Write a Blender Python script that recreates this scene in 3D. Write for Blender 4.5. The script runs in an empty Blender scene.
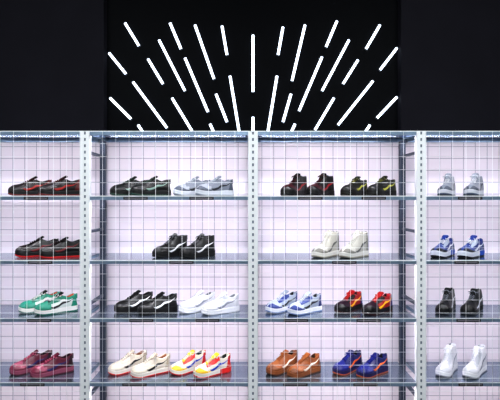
import bpy, math, random
import numpy as np
from mathutils import Vector, Matrix
random.seed(4)
scene = bpy.context.scene
scene.view_settings.view_transform = 'Standard'
scene.view_settings.look = 'None'
scene.view_settings.exposure = 0.20
scene.view_settings.gamma = 0.87
COL = scene.collection

def lin(c):
    return tuple(((v/255.0)/12.92 if v/255.0 <= 0.04045 else (((v/255.0)+0.055)/1.055)**2.4) for v in c)
_m = {}
def mat(name, rgb, rough=0.5, metal=0.0, noise=0.12, nscale=60, bump=0.0, emit=None, spec=0.5):
    if name in _m: return _m[name]
    m = bpy.data.materials.new(name); m.use_nodes = True
    nt = m.node_tree; b = nt.nodes['Principled BSDF']
    c = lin(rgb)
    tc = nt.nodes.new('ShaderNodeTexCoord')
    nz = nt.nodes.new('ShaderNodeTexNoise'); nz.inputs['Scale'].default_value = nscale
    nz.inputs['Detail'].default_value = 3
    nt.links.new(tc.outputs['Object'], nz.inputs['Vector'])
    mx = nt.nodes.new('ShaderNodeMix'); mx.data_type = 'RGBA'
    mx.inputs[6].default_value = (*[v*(1-noise) for v in c], 1)
    mx.inputs[7].default_value = (*[min(1, v*(1+noise)) for v in c], 1)
    nt.links.new(nz.outputs['Fac'], mx.inputs[0])
    nt.links.new(mx.outputs[2], b.inputs['Base Color'])
    b.inputs['Roughness'].default_value = rough
    b.inputs['Metallic'].default_value = metal
    b.inputs['Specular IOR Level'].default_value = spec
    if bump:
        bp = nt.nodes.new('ShaderNodeBump'); bp.inputs['Strength'].default_value = bump
        bp.inputs['Distance'].default_value = 0.002
        nt.links.new(nz.outputs['Fac'], bp.inputs['Height'])
        nt.links.new(bp.outputs['Normal'], b.inputs['Normal'])
    if emit:
        b.inputs['Emission Color'].default_value = (*lin(emit[0]), 1)
        b.inputs['Emission Strength'].default_value = emit[1]
    _m[name] = m
    return m

def tile_mat():
    m = bpy.data.materials.new('white_wall_tile'); m.use_nodes = True
    nt = m.node_tree; b = nt.nodes['Principled BSDF']
    tc = nt.nodes.new('ShaderNodeTexCoord')
    mp = nt.nodes.new('ShaderNodeMapping'); mp.inputs['Rotation'].default_value = (math.radians(90), 0, 0)
    nt.links.new(tc.outputs['Object'], mp.inputs['Vector'])
    br = nt.nodes.new('ShaderNodeTexBrick')
    br.offset = 0.0; br.squash = 1.0
    br.inputs['Scale'].default_value = 1.0
    br.inputs['Brick Width'].default_value = 0.1
    br.inputs['Row Height'].default_value = 0.1
    br.inputs['Mortar Size'].default_value = 0.0028
    br.inputs['Mortar Smooth'].default_value = 0.1
    br.inputs['Color1'].default_value = (*lin((243, 233, 240)), 1)
    br.inputs['Color2'].default_value = (*lin((238, 228, 236)), 1)
    br.inputs['Mortar'].default_value = (*lin((174, 166, 182)), 1)
    nt.links.new(mp.outputs['Vector'], br.inputs['Vector'])
    nt.links.new(br.outputs['Color'], b.inputs['Base Color'])
    b.inputs['Roughness'].default_value = 0.35
    bp = nt.nodes.new('ShaderNodeBump'); bp.inputs['Strength'].default_value = 0.3; bp.invert = True
    bp.inputs['Distance'].default_value = 0.002
    nt.links.new(br.outputs['Fac'], bp.inputs['Height'])
    nt.links.new(bp.outputs['Normal'], b.inputs['Normal'])
    return m

class MB:
    def __init__(s): s.v=[]; s.f=[]; s.mi=[]; s.mats=[]; s.sm=[]
    def m(s, material):
        if material not in s.mats: s.mats.append(material)
        return s.mats.index(material)
    def box(s, x0,x1,y0,y1,z0,z1, material):
        k=len(s.v); i=s.m(material)
        s.v += [(x0,y0,z0),(x1,y0,z0),(x1,y1,z0),(x0,y1,z0),(x0,y0,z1),(x1,y0,z1),(x1,y1,z1),(x0,y1,z1)]
        for f in [(0,3,2,1),(4,5,6,7),(0,1,5,4),(1,2,6,5),(2,3,7,6),(3,0,4,7)]:
            s.f.append(tuple(k+a for a in f)); s.mi.append(i); s.sm.append(False)
    def tube(s, pts, r, material, n=8, flat=1.0):
        i=s.m(material); pts=[Vector(p) for p in pts]; k=len(s.v); N=len(pts)
        for j,p in enumerate(pts):
            d=(pts[min(j+1,N-1)]-pts[max(j-1,0)]).normalized()
            up=Vector((0,0,1)) if abs(d.z)<0.9 else Vector((0,1,0))
            a=d.cross(up).normalized(); b2=a.cross(d).normalized()
            for q in range(n):
                t=2*math.pi*q/n
                s.v.append(tuple(p+a*math.cos(t)*r+b2*math.sin(t)*r*flat))
        for j in range(N-1):
            for q in range(n):
                q2=(q+1)%n
                s.f.append((k+j*n+q,k+j*n+q2,k+(j+1)*n+q2,k+(j+1)*n+q)); s.mi.append(i); s.sm.append(n>4)
        s.f.append(tuple(k+q for q in range(n))[::-1]); s.mi.append(i); s.sm.append(False)
        s.f.append(tuple(k+(N-1)*n+q for q in range(n))); s.mi.append(i); s.sm.append(False)
    def obj(s, name, parent=None, loc=(0,0,0), rotz=0):
        me=bpy.data.meshes.new(name); me.from_pydata([tuple(map(float,a)) for a in s.v],[],s.f)
        for mt in s.mats: me.materials.append(mt)
        me.polygons.foreach_set('material_index', s.mi)
        me.polygons.foreach_set('use_smooth', s.sm)
        me.update()
        o=bpy.data.objects.new(name, me); COL.objects.link(o)
        o.location=loc; o.rotation_euler=(0,0,rotz)
        if parent: o.parent=parent
        return o
def empty(name, loc=(0,0,0)):
    e=bpy.data.objects.new(name,None); e.location=loc; COL.objects.link(e); return e

# ------------------------------------------------------------------ room
CAMZ=1.75
WALL_Y=0.50
black = mat('black_painted_wall',(4,5,9),0.6,noise=0.25,nscale=3,bump=0.1,spec=0.06)
blackside = mat('charcoal_side_wall',(29,28,35),0.8,noise=0.2,nscale=4,bump=0.1,spec=0.1)
plaster = mat('dark_room_wall',(60,60,66),0.8)
concrete = mat('polished_concrete_floor',(90,90,95),0.35,noise=0.3,nscale=3)
tile = tile_mat()
W=MB(); W.box(-4,4,WALL_Y,WALL_Y+.1,0,2.262,tile); W.obj('wall_back')
W=MB(); W.box(-4,4,WALL_Y,WALL_Y+.1,2.262,3.8,black); W.obj('wall_back_upper')
W=MB(); W.box(-4,-1.205,.40,WALL_Y,2.262,3.8,blackside); W.obj('wall_upper_left')
W=MB(); W.box(1.245,4,.40,WALL_Y,2.262,3.8,blackside); W.obj('wall_upper_right')
W=MB(); W.box(-4.1,-4,-6,.6,0,3.8,plaster); W.obj('wall_left')
W=MB(); W.box(4,4.1,-6,.6,0,3.8,plaster); W.obj('wall_right')
W=MB(); W.box(-4.1,4.1,-6.1,-6,0,3.8,plaster); W.obj('wall_front')
W=MB(); W.box(-4.1,4.1,-6.1,.6,-.1,0,concrete); W.obj('floor')
W=MB(); W.box(-4.1,4.1,-6.1,.6,3.8,3.9,plaster); W.obj('ceiling')

# ------------------------------------------------------------------ LED tube wall installation
S=1/119.4
def wp(u,v): return ((u-250)*S, 0.475, CAMZ+(200-v)*S)
tubes=[(253,35,253,92),(253,117,253,134),
(125,23,139,46),(170,23,181,49),(195,25,214,79),(222,26,227,55),(109,53,126,74),(148,59,163,84),(159,40,185,91),
(185,58,208,112),(230,76,239,131),(216,94,227,122),(133,82,167,128),(110,98,131,119),(172,98,192,131),(138,125,144,134),(210,124,215,135),
(283,27,278,55),(305,25,292,81),(337,21,326,47),(380,25,366,49),(349,40,322,91),(358,60,343,84),(322,57,299,111),(397,48,380,70),
(277,76,268,131),(291,94,283,122),(334,98,315,130),(373,81,338,125),(397,97,377,118),(370,125,364,134),(295,124,290,135)]
glow = mat('led_tube_glow',(245,250,255),0.4,emit=((225,238,255),2.8))
capm = mat('led_tube_end_cap',(120,125,135),0.4)
T=MB()
for a,b,c,d in tubes:
    p=Vector(wp(a,b)); q=Vector(wp(c,d)); dr=(q-p).normalized()
    T.tube([p,q],0.0112,glow,n=10)
    T.tube([p-dr*.006,p],0.0114,capm,n=10); T.tube([q,q+dr*.006],0.0114,capm,n=10)
    for w_ in (p+dr*.03,q-dr*.03):
        T.box(w_.x-.005,w_.x+.005,.480,WALL_Y,w_.z-.005,w_.z+.005,capm)
T.obj('led_tube_wall_installation')

# ------------------------------------------------------------------ shelving
steel = mat('galvanised_shelf_steel',(138,152,172),0.20,metal=0.85,noise=0.25,nscale=25)
lip = mat('shelf_lip_steel',(142,164,188),0.30,metal=0.4,noise=0.3,nscale=14)
post = mat('white_post_steel',(250,252,254),0.35,metal=0.0,noise=0.02)
backpost = mat('rear_post_steel',(66,74,92),0.4,metal=0.5)
wire = mat('mesh_wire_steel',(246,248,252),0.35,metal=0.0)
slotm = mat('post_slot_dark',(130,138,154),0.6)
addglowm = mat('shelf_led_strip',(255,255,255),0.4,emit=((225,235,255),1.2))  # glowing strip added under the shelves to go with the added lights
tagm = mat('shelf_price_strip',(22,22,28),0.5)

unit = empty('metal_shelving_unit')
posts_x=[-2.466,-1.222,0.022,1.267,2.511]
TOPZ=2.262
def make_post(x,name):
    P=MB(); h=TOPZ; w=.034
    P.box(x-w,x-w+.027,-.004,0.0,0,h,post); P.box(x+w-.027,x+w,-.004,0,0,h,post)
    z=0.0
    while z<h-.001:
        P.box(x-w+.027,x+w-.027,-.004,0,z,min(z+.026,h),post); z+=.047
    P.box(x-w,x-w+.004,0,.04,0,h,post); P.box(x+w-.004,x+w,0,.04,0,h,post)
    P.box(x-w+.004,x+w-.004,.006,.010,0,h,slotm)
    P.box(x-.04,x+.04,-.012,.045,0,.006,post)
    return P.obj(name,unit)
def rear_post(x,name):
    P=MB(); w=.022
    P.box(x-w,x+w,.425,.43,0,TOPZ,backpost); P.box(x-w,x-w+.004,.43,.47,0,TOPZ,backpost); P.box(x+w-.004,x+w,.43,.47,0,TOPZ,backpost)
    for z in (0.25,0.95,1.5,2.1):
        P.box(x-.012,x+.012,.04,.425,z,z+.02,backpost)
    return P.obj(name,unit)
for i,x in enumerate(posts_x):
    make_post(x,'post_front_%d'%i); rear_post(x,'post_rear_%d'%i)
shelf_top=[1.780,1.306,.876,.400]
def shelf(x0,x1,zt,name,lh=.030):
    P=MB()
    P.box(x0,x1,.004,.46,zt-.004,zt,steel)
    P.box(x0,x1,.0,.004,zt-lh,zt,lip)
    P.box(x0,x1,-.0012,0,zt-.006,zt,post)
    P.box(x0,x1,.004,.022,zt-lh,zt-lh+.003,lip)
    P.box(x0,x1,.456,.46,zt-lh,zt-.004,lip)
    P.box(x0,x0+.004,.004,.456,zt-lh,zt-.004,lip); P.box(x1-.004,x1,.004,.456,zt-lh,zt-.004,lip)
    P.box(x0+.004,x1-.004,.22,.25,zt-.016,zt-.004,steel)
    P.box(x0+.06,x1-.06,.026,.036,zt-.012,zt-.0045,addglowm)
    return P.obj(name,unit)
for b in range(4):
    x0=posts_x[b]+.035; x1=posts_x[b+1]-.035
    shelf(x0,x1,TOPZ,'top_shelf_%d'%b,.03)
    for r,z in enumerate(shelf_top): shelf(x0,x1,z,'shelf_%d_%d'%(b,r))
    P=MB(); yy=-.009; r=.0013
    n=int(round((x1-x0)/.098))
    for i in range(n+1):
        x=x0+(x1-x0)*i/n; P.tube([(x,yy,.05),(x,yy,TOPZ-.004)],r,wire,n=6)
    z=.05
    while z<TOPZ:
        P.tube([(x0,yy-.0027,z),(x1,yy-.0027,z)],r,wire,n=6); z+=.0962
    P.obj('wire_mesh_panel_%d'%b,unit)
def area(name,loc,rot,sx,sy,e,col,parent=None):
    l=bpy.data.lights.new(name,'AREA'); l.shape='RECTANGLE'; l.size=sx; l.size_y=sy; l.energy=e; l.color=col
    o=bpy.data.objects.new(name,l); o.location=loc; o.rotation_euler=rot; COL.objects.link(o)
    if parent: o.parent=parent
    return o
for b in range(4):
    xc=(posts_x[b]+posts_x[b+1])/2
    for r,z in enumerate([TOPZ]+shelf_top):
        area('shelf_led_light_%d_%d'%(b,r),(xc,.031,z-.0135),(math.radians(28),0,0),1.08,.01,5.4 if b in(1,2) else 4.2,(.98,.95,1.0),unit)

for i,(x,y) in enumerate([(-1.6,-2.3),(1.6,-2.3),(0,-4.4)]):  # unseen fill lights with housings, added to light the shelves from the front
    e=empty('ceiling_light_panel' if i==0 else 'ceiling_light_panel.%03d'%i)
    P=MB(); P.box(x-.65,x+.65,y-.32,y+.32,3.74,3.8,mat('lamp_housing',(200,200,205),.5)); P.obj('housing',e)
    area('lamp',(x,y,3.73),(math.radians(20),0,0),1.2,.55,122,(.92,.97,1.0),e)

# ------------------------------------------------------------------ sneakers
def sst(a,b,x):
    u=min(1.0,max(0.0,(x-a)/(b-a))); return u*u*(3-2*u)
def clip01(x): return min(1.0,max(0.0,x))
def smooth_interp(t,xs,ys):
    return sum(float(np.interp(clip01(t+d),xs,ys)) for d in (-.03,-.015,0,.015,.03))/5
def deep(rgb): return tuple(v*(.62 if max(rgb)<60 else (.97 if max(rgb)-min(rgb)>50 else .93)) for v in rgb)
def leather(rgb): return mat('sneaker_leather_%d_%d_%d'%rgb,deep(rgb),0.33,noise=0.08,nscale=90,bump=0.15,spec=.4)
def rubber(rgb): return mat('sneaker_rubber_%d_%d_%d'%rgb,deep(rgb),0.5,noise=0.05,nscale=40,spec=.3)
def fabric(rgb): return mat('sneaker_fabric_%d_%d_%d'%rgb,deep(rgb),0.85,noise=0.2,nscale=220,bump=0.4,spec=.2)

def make_sneaker(name,c,kind,side,loc,ang,L=0.315):
    """side=+1 left foot (lateral at +Y), -1 right foot. Toe along +X."""
    M=MB()
    hi = kind in('high','mid')
    zs0 = {'low':.032,'mid':.032,'high':.032,'runner':.040}[kind]
    WS=1.06
    def w_(t):
        base=float(np.interp(t,[0,.12,.38,.58,.74,.88,1],[.036,.0385,.0385,.045,.0515,.051,.050]))*WS
        a=clip01(t/.15); e1=(1-(1-a)**2.3)**(1/2.3)
        b=clip01((1-t)/.21); e2=(1-(1-b)**2.3)**(1/2.3)
        return base*e1*e2
    def cl(t): return -side*.010*math.sin(clip01((t-.25)/.75)*math.pi*.6)
    def spring(t): return .012*clip01((t-.78)/.22)**2
    def zs(t): return zs0+.006*(1-sst(.2,.6,t))+spring(t)
    X=lambda t:(t-.5)*L
    nt=56
    ts=[float(v) for v in 0.5-0.5*np.cos(np.linspace(0,math.pi,nt))]
    ws=[w_(t) for t in ts]
    mid=rubber(c['mid']); out=rubber(c['out'])
    loopT=list(range(nt))+list(range(nt-2,0,-1)); sg=[1]*nt+[-1]*(nt-2)
    heights=[(0,.97),(.003,1.02),(.0095,1.04),(.011,1.02),(.5,1.035 if kind!='runner' else 1.09),(.92,1.03),(1.0,.99)]
    rows=[]
    for hh,sc in heights:
        row=[]
        for q,sgn in zip(loopT,sg):
            t=ts[q]; zz=spring(t); top=zs(t)+.004
            z = zz+hh if hh<=.011 else zz+.011+(top-zz-.011)*hh
            row.append(len(M.v)); M.v.append((X(t)*(1+(sc-1)*.35),cl(t)+sgn*ws[q]*sc,z))
        rows.append(row)
    im=M.m(mid); io=M.m(out); n=len(loopT)
    ia=M.m(rubber(c.get('midaccent',c['mid'])))
    for k in range(len(rows)-1):
        for q in range(n):
            q2=(q+1)%n
            M.f.append((rows[k][q],rows[k+1][q],rows[k+1][q2],rows[k][q2]))
            tt=ts[loopT[q]]
            M.mi.append(io if k<3 else (ia if tt<.36 and k<5 and 'midaccent' in c else im)); M.sm.append(True)
    M.f.append(tuple(rows[0])); M.mi.append(io); M.sm.append(False)
    M.f.append(tuple(rows[-1][::-1])); M.mi.append(im); M.sm.append(False)
    xs=[0,.06,.14,.24,.34,.42,.52,.62,.72,.82,.9,1]
    top={'low':[.118,.118,.110,.100,.110,.126,.117,.103,.090,.083,.079,.066],
         'runner':[.122,.120,.110,.102,.112,.130,.121,.106,.092,.084,.079,.068],
         'mid':[.145,.145,.141,.140,.147,.146,.124,.104,.091,.083,.079,.066],
         'high':[.172,.172,.167,.167,.174,.167,.136,.109,.093,.084,.079,.066]}[kind]
    def ztop_(t):
        z=smooth_interp(t,xs,top)
        b=clip01((1-t)/.14); e=(1-(1-b)**2.3)**(1/2.3)
        return zs(t)+(z-zs(t))*(.12+.88*e)
    wallfrac=.62
    tc={}
    def tv(t):
        k=round(t,6)
        if k not in tc:
            zb=zs(t); zt=ztop_(t); d=sst(.03,.08,t)*(1-sst(.36,.43,t)); cf=1-sst(.36,.5,t)
            zr=zt*cf+(zb+(zt-zb)*.70)*(1-cf)
            r=float(np.interp(t,[0,.1,.25,.4,.55,.75,1],[.78,.74,.70,.62,.56,.60,.66]))
            if hi and t<.5: r*=.95
            tc[k]=(zb,zt,d,zr,r,w_(t)*.97,cl(t))
        return tc[k]
    def point(t,a,sgn,off=0.0):
        zb,zt,d,zr,r,W_,c0=tv(t)
        if a<=wallfrac:
            v=a/wallfrac
            y=W_*(1+.05*math.sin(math.pi*min(1,v*1.25)))*(1-(1-r)*v**2.0)
            z=zb+(zr-zb)*v
        else:
            v=(a-wallfrac)/(1-wallfrac)
            y=W_*r*(1-v)
            za=zr+(zt-zr)*math.sin(v*math.pi/2)
            dr=sst(.18,.42,v)*d
            if dr>0: y = W_*r*(1-v*.9 if v<.3 else max(0,1-.27-(v-.3)*1.043))
            z=za-dr*(zr-.048)+ .004*math.sin(min(1,v/.2)*math.pi)*d
        x=X(t); hx=(z-zb)
        if t<.3: x += (.010*math.sin(min(1,hx/.09)*math.pi*.9) )*(1-t/.3)* (1 if not hi else .9)
        if off:
            if a<=wallfrac: y+=off
            else: z+=off
        return (x, c0+sgn*y, z)
    mats={k:leather(c[k]) for k in ('quarter','toe','toebox','eyestay','heel','collar','swoosh')}
    lining=fabric(c['lining']); tongue=fabric(c['tongue'])
    NT=66
    tu=0.5-0.5*np.cos(np.linspace(0,math.pi,NT)); tu=[float(v) for v in .35*tu+.65*np.linspace(0,1,NT)]
    avals=[float(v) for v in np.concatenate([np.linspace(0,wallfrac,24),np.linspace(wallfrac,1,12)[1:]])]
    full=[(a,1) for a in avals]+[(a,-1) for a in avals[::-1][1:]]
    def region(t,a):
        v=a/wallfrac
        d=sst(.03,.08,t)*(1-sst(.36,.43,t))
        if a>wallfrac+.07 and d>.4: return lining,0
        if .39<t<.70 and a>.80-.10*max(0,(t-.55)/.15): return tongue,-.002
        if .36<t<.72 and a>(.48 if not hi else .46)+(t-.5)*.25 and a<.83: return mats['eyestay'],.0012
        if t>.66 and a< .20+.62*sst(.70,.97,t) : return mats['toe'],.0012
        if t<.20-(.10*v if not hi else .06*v) and a<wallfrac: return mats['heel'],.0012
        if t<.40 and v>(.80 if not hi else .72): return mats['collar'],.0008
        if t>.66: return mats['toebox'],0
        return mats['quarter'],0
    idx=[]
    for t in tu:
        row=[]
        for a,sg_ in full:
            row.append(len(M.v)); M.v.append(point(t,a,sg_,region(t,a)[1]))
        idx.append(row)
    for i in range(NT-1):
        for j in range(len(full)-1):
            mt,_=region((tu[i]+tu[i+1])/2,(full[j][0]+full[j+1][0])/2)
            M.f.append((idx[i][j],idx[i+1][j],idx[i+1][j+1],idx[i][j+1])); M.mi.append(M.m(mt)); M.sm.append(True)
    isw=M.m(mats['swoosh']); NS=34; NW=5; ks=.74 if hi else .94
    for sgn in (1,-1):
        k1=len(M.v)
        for i in range(NS+1):
            g=i/NS
            t=.68-.60*g
            if g<.14: vc=.50-.22*math.sin(g/.14*math.pi/2); th=.02+.28*math.sin(g/.14*math.pi/2)
            else:
                h=(g-.14)/.86; vc=.28+.56*h**1.15; th=.30*(1-h)**.85+.015
            for j in range(NW):
                v=(vc+th*(j/(NW-1)-.5))*ks
                M.v.append(point(t,min(.98,max(.02,v))*wallfrac,sgn,.0030 if 0<j<NW-1 else .0016))
        for i in range(NS):
            for j in range(NW-1):
                a0=k1+i*NW+j
                M.f.append((a0,a0+NW,a0+NW+1,a0+1)); M.mi.append(isw); M.sm.append(True)
    t0=.52; zt0=ztop_(t0); rise={'low':.022,'runner':.028,'mid':.020,'high':.020}[kind]
    ztt=ztop_(.41)+rise
    k0=len(M.v); it=M.m(tongue); npts=12
    for k in range(7):
        f=k/6
        xx=X(t0)+(X(.365)-X(t0))*f; zz=(zt0-.004)+(ztt-zt0)*f**.9
        hw=.020+.008*f-(.008 if k==6 else 0); th=.0085
        for q in range(npts):
            A=2*math.pi*q/npts
            yy=math.copysign(abs(math.cos(A))**.6,math.cos(A))*hw
            M.v.append((xx+math.sin(A)*th*.8-abs(yy)*.25, cl(.45)+yy, zz+math.sin(A)*th*.6))
    for k in range(6):
        for q in range(npts):
            q2=(q+1)%npts
            M.f.append((k0+k*npts+q,k0+(k+1)*npts+q,k0+(k+1)*npts+q2,k0+k*npts+q2)); M.mi.append(it); M.sm.append(True)
    M.f.append(tuple(k0+6*npts+q for q in range(npts))[::-1]); M.mi.append(it); M.sm.append(True)
    lm=fabric(c['lace'])
    for k in range(6):
        t=.43+.045*k
        for cross in (0.012,-0.012):
            pts=[]
            for q in range(9):
                u=-1+2*q/8
                p=point(t+cross*u,1-.24*abs(u),1 if u>=0 else -1)
                pts.append((p[0],p[1],p[2]+.0035))
            M.tube(pts,.0034,lm,n=5,flat=.6)
    pb=point(.43,1,1)
    for sgn in(1,-1):
        pts=[]
        for q in range(9):
            A=q/8*math.pi*2
            pts.append((pb[0]+.006+.010*math.sin(A), pb[1]+sgn*(.006+.016*(1-math.cos(A))), pb[2]+.008-.006*(1-math.cos(A))))
        M.tube(pts,.0022,lm,n=5)
        M.tube([(pb[0]+.006,pb[1],pb[2]+.008),(pb[0]+.018,pb[1]+sgn*.018,pb[2]+.001),(pb[0]+.03,pb[1]+sgn*.026,pb[2]-.014)],.002,lm,n=5)
    ph=point(.0,wallfrac,1)
    M.box(ph[0]-.003,ph[0]+.004,-.008,.008,ph[2]-.03,ph[2]+.004,mats['heel'])
    M.v=[(p[0],p[1],p[2]*1.09) for p in M.v]
    return M.obj(name,None,loc,ang)

def C(q,**k):
    d=dict(quarter=q,toe=q,toebox=q,eyestay=q,heel=q,collar=q,swoosh=q,mid=(232,232,236),out=(220,220,226),lace=q,tongue=q,lining=(22,22,26))
    d.update(k); return d
K=(10,10,13); WH=(218,218,225)
U=1/129.6
pairs=[
 (0,'low','brown_red_sneaker',C((34,14,16),toe=(16,11,13),swoosh=(160,34,28),heel=(84,20,20),mid=(22,17,19),out=(120,30,26),lace=(70,26,24)),25,60,30),
 (0,'low','black_green_sneaker',C(K,swoosh=(130,156,144),mid=(16,18,18),out=(44,76,60),toebox=(18,25,22),lace=(60,80,70)),127,151,33),
 (0,'low','grey_sneaker',C((128,134,146),toe=(84,92,108),toebox=(170,174,184),heel=(72,82,100),swoosh=(30,34,46),mid=(215,218,224),out=(180,184,190),lace=(190,194,200),lining=(60,64,74)),191,215,33),
 (0,'mid','black_red_sneaker',C(K,toebox=(64,12,20),swoosh=(150,18,28),mid=(15,13,17),out=(15,15,18),lace=(60,18,22)),295,322,50),
 (0,'low','olive_black_sneaker',C((28,30,20),toe=(12,12,11),swoosh=(180,180,66),heel=(60,60,26),mid=(16,16,14),out=(46,40,22),lace=(90,90,42)),357,383,42),
 (0,'mid','silver_sneaker',C((140,146,158),toe=(80,88,104),heel=(92,100,116),swoosh=(36,44,60),mid=(208,210,218),out=(96,106,124),lace=(212,214,222),lining=(44,48,56)),450,477,56),
 (1,'low','black_red_sole_sneaker',C((11,9,12),toebox=(28,11,15),swoosh=(100,16,22),mid=(13,11,14),out=(205,24,24),lace=(36,16,20)),32,61,30),
 (1,'mid','black_white_sneaker',C(K,swoosh=(236,236,240),mid=(14,14,17),out=(14,14,17),toebox=(15,15,19),lace=(100,100,106)),169,198,46),
 (1,'high','beige_high_top_sneaker',C((184,182,172),toe=(134,132,124),toebox=(202,200,192),swoosh=(92,92,90),heel=(122,122,116),mid=(214,212,204),out=(158,152,134),lace=(214,213,206),lining=(72,70,66)),327,356,45),
 (1,'runner','blue_white_runner',C((22,44,118),toe=(10,14,32),toebox=(44,68,138),swoosh=(235,237,243),eyestay=(180,190,206),heel=(14,24,72),mid=(214,218,228),midaccent=(34,74,168),out=(12,16,30),lace=(226,228,236)),446,474,44),
 (2,'low','green_white_sneaker',C((206,214,210),toe=(0,124,100),heel=(0,124,100),eyestay=(0,112,90),swoosh=(8,10,13),collar=(0,124,100),toebox=(22,136,112),mid=(226,224,220),out=(0,104,86),lace=(214,216,214),tongue=(10,14,16),lining=(190,60,40)),35,56,38),
 (2,'low','black_white_stripe_sneaker',C(K,swoosh=(246,246,250),mid=(12,12,15),out=(13,13,16),lace=(20,20,24)),131,158,34),
 (2,'low','white_sneaker',C(WH,lining=(120,122,130),swoosh=(140,144,158),eyestay=(202,204,213),toe=(208,209,217),lace=WH),196,221,34),
 (2,'low','blue_grey_sneaker',C((158,168,184),toe=(36,56,128),heel=(24,42,108),eyestay=(34,56,130),swoosh=(12,16,40),toebox=(186,193,206),mid=(222,224,230),out=(112,136,182),lace=(222,224,232)),283,306,36),
 (2,'low','red_black_yellow_sneaker',C((150,12,22),toe=(10,10,14),toebox=(56,14,46),swoosh=(244,186,14),heel=(12,20,96),eyestay=(12,12,18),mid=(12,12,17),out=(60,20,24),lace=(180,36,32)),351,379,42),
 (2,'mid','black_grey_sneaker',C((14,15,19),toe=(10,10,12),swoosh=(220,224,232),eyestay=(40,44,52),mid=(22,24,28),out=(80,84,92),lace=(110,114,124)),449,475,52),
 (3,'low','maroon_pink_sneaker',C((88,20,44),toe=(112,28,58),toebox=(146,60,86),swoosh=(24,24,86),heel=(54,12,28),mid=(134,68,90),out=(88,28,46),lace=(170,78,104)),26,52,36),
 (3,'low','cream_red_sole_sneaker',C((212,202,186),swoosh=(10,10,14),heel=(180,170,154),eyestay=(198,188,174),mid=(222,215,205),out=(214,36,32),lining=(140,90,66),tongue=(208,190,172),lace=(220,213,204)),125,151,36),
 (3,'low','multicolour_sneaker',C((216,209,192),toe=(236,188,40),toebox=(220,217,208),swoosh=(6,50,168),heel=(200,24,24),eyestay=(212,36,30),mid=(222,218,208),out=(206,30,28),midaccent=(210,38,34),lace=(226,224,216),tongue=(234,186,40)),187,213,36),
 (3,'low','tan_sneaker',C((146,80,38),toe=(122,64,28),toebox=(160,92,48),swoosh=(248,240,226),heel=(108,54,24),mid=(136,78,42),out=(98,56,32),lace=(152,86,44),lining=(56,28,14)),283,305,38),
 (3,'low','navy_orange_sneaker',C((20,24,86),toe=(22,28,104),toebox=(28,36,122),swoosh=(236,106,24),heel=(12,14,64),mid=(34,28,78),out=(180,84,44),lace=(36,42,134),tongue=(20,24,90)),350,374,38),
 (3,'high','white_high_top_sneaker',C(WH,swoosh=(134,138,152),eyestay=(186,189,199),toe=(202,203,211),lining=(76,78,88),out=(164,166,176),lace=WH),450,478,48),
]
printm=mat('price_print',(150,150,160),.6)
for row,kind,nm,c,uL,uR,a in pairs:
    z=shelf_top[row]+.0005
    ar=math.radians(a); th=math.pi+ar
    sp=(uR-uL)*U
    if a<44: yR,yL=.165,.245
    else: yR,yL=.180,.215
    lat=sp*math.sin(ar)+(yL-yR)*math.cos(ar)
    if lat<.126: yL=min(.30,yL+(.126-lat)/math.cos(ar))
    LL=.325 if kind!='low' else .318
    make_sneaker(nm,c,kind,-1,((uL-250)*U,yL,z),th+random.uniform(-.03,.03),LL)
    make_sneaker(nm+'.001',c,kind,1,((uR-250)*U,yR,z),th+random.uniform(-.03,.03),LL)
    xc=((uL+uR)/2-250)/135*1.03
    P=MB(); P.box(-.09,.09,-.0045,-.0012,-.010,.010,tagm); P.box(-.082,.082,-.005,-.0045,-.002,.003,printm)
    P.obj('shelf_price_strip_%s'%nm,unit,(xc,-.0005,shelf_top[row]-.017))

wd=bpy.data.worlds.new('world'); scene.world=wd; wd.use_nodes=True
wd.node_tree.nodes['Background'].inputs[0].default_value=(.5,.55,.7,1); wd.node_tree.nodes['Background'].inputs[1].default_value=.1
cam=bpy.data.cameras.new('camera'); cam.lens=35; cam.sensor_width=36; cam.clip_start=.05
co=bpy.data.objects.new('camera',cam); co.location=(0,-3.6,CAMZ); co.rotation_euler=(math.radians(90),0,0); COL.objects.link(co)
scene.camera=co
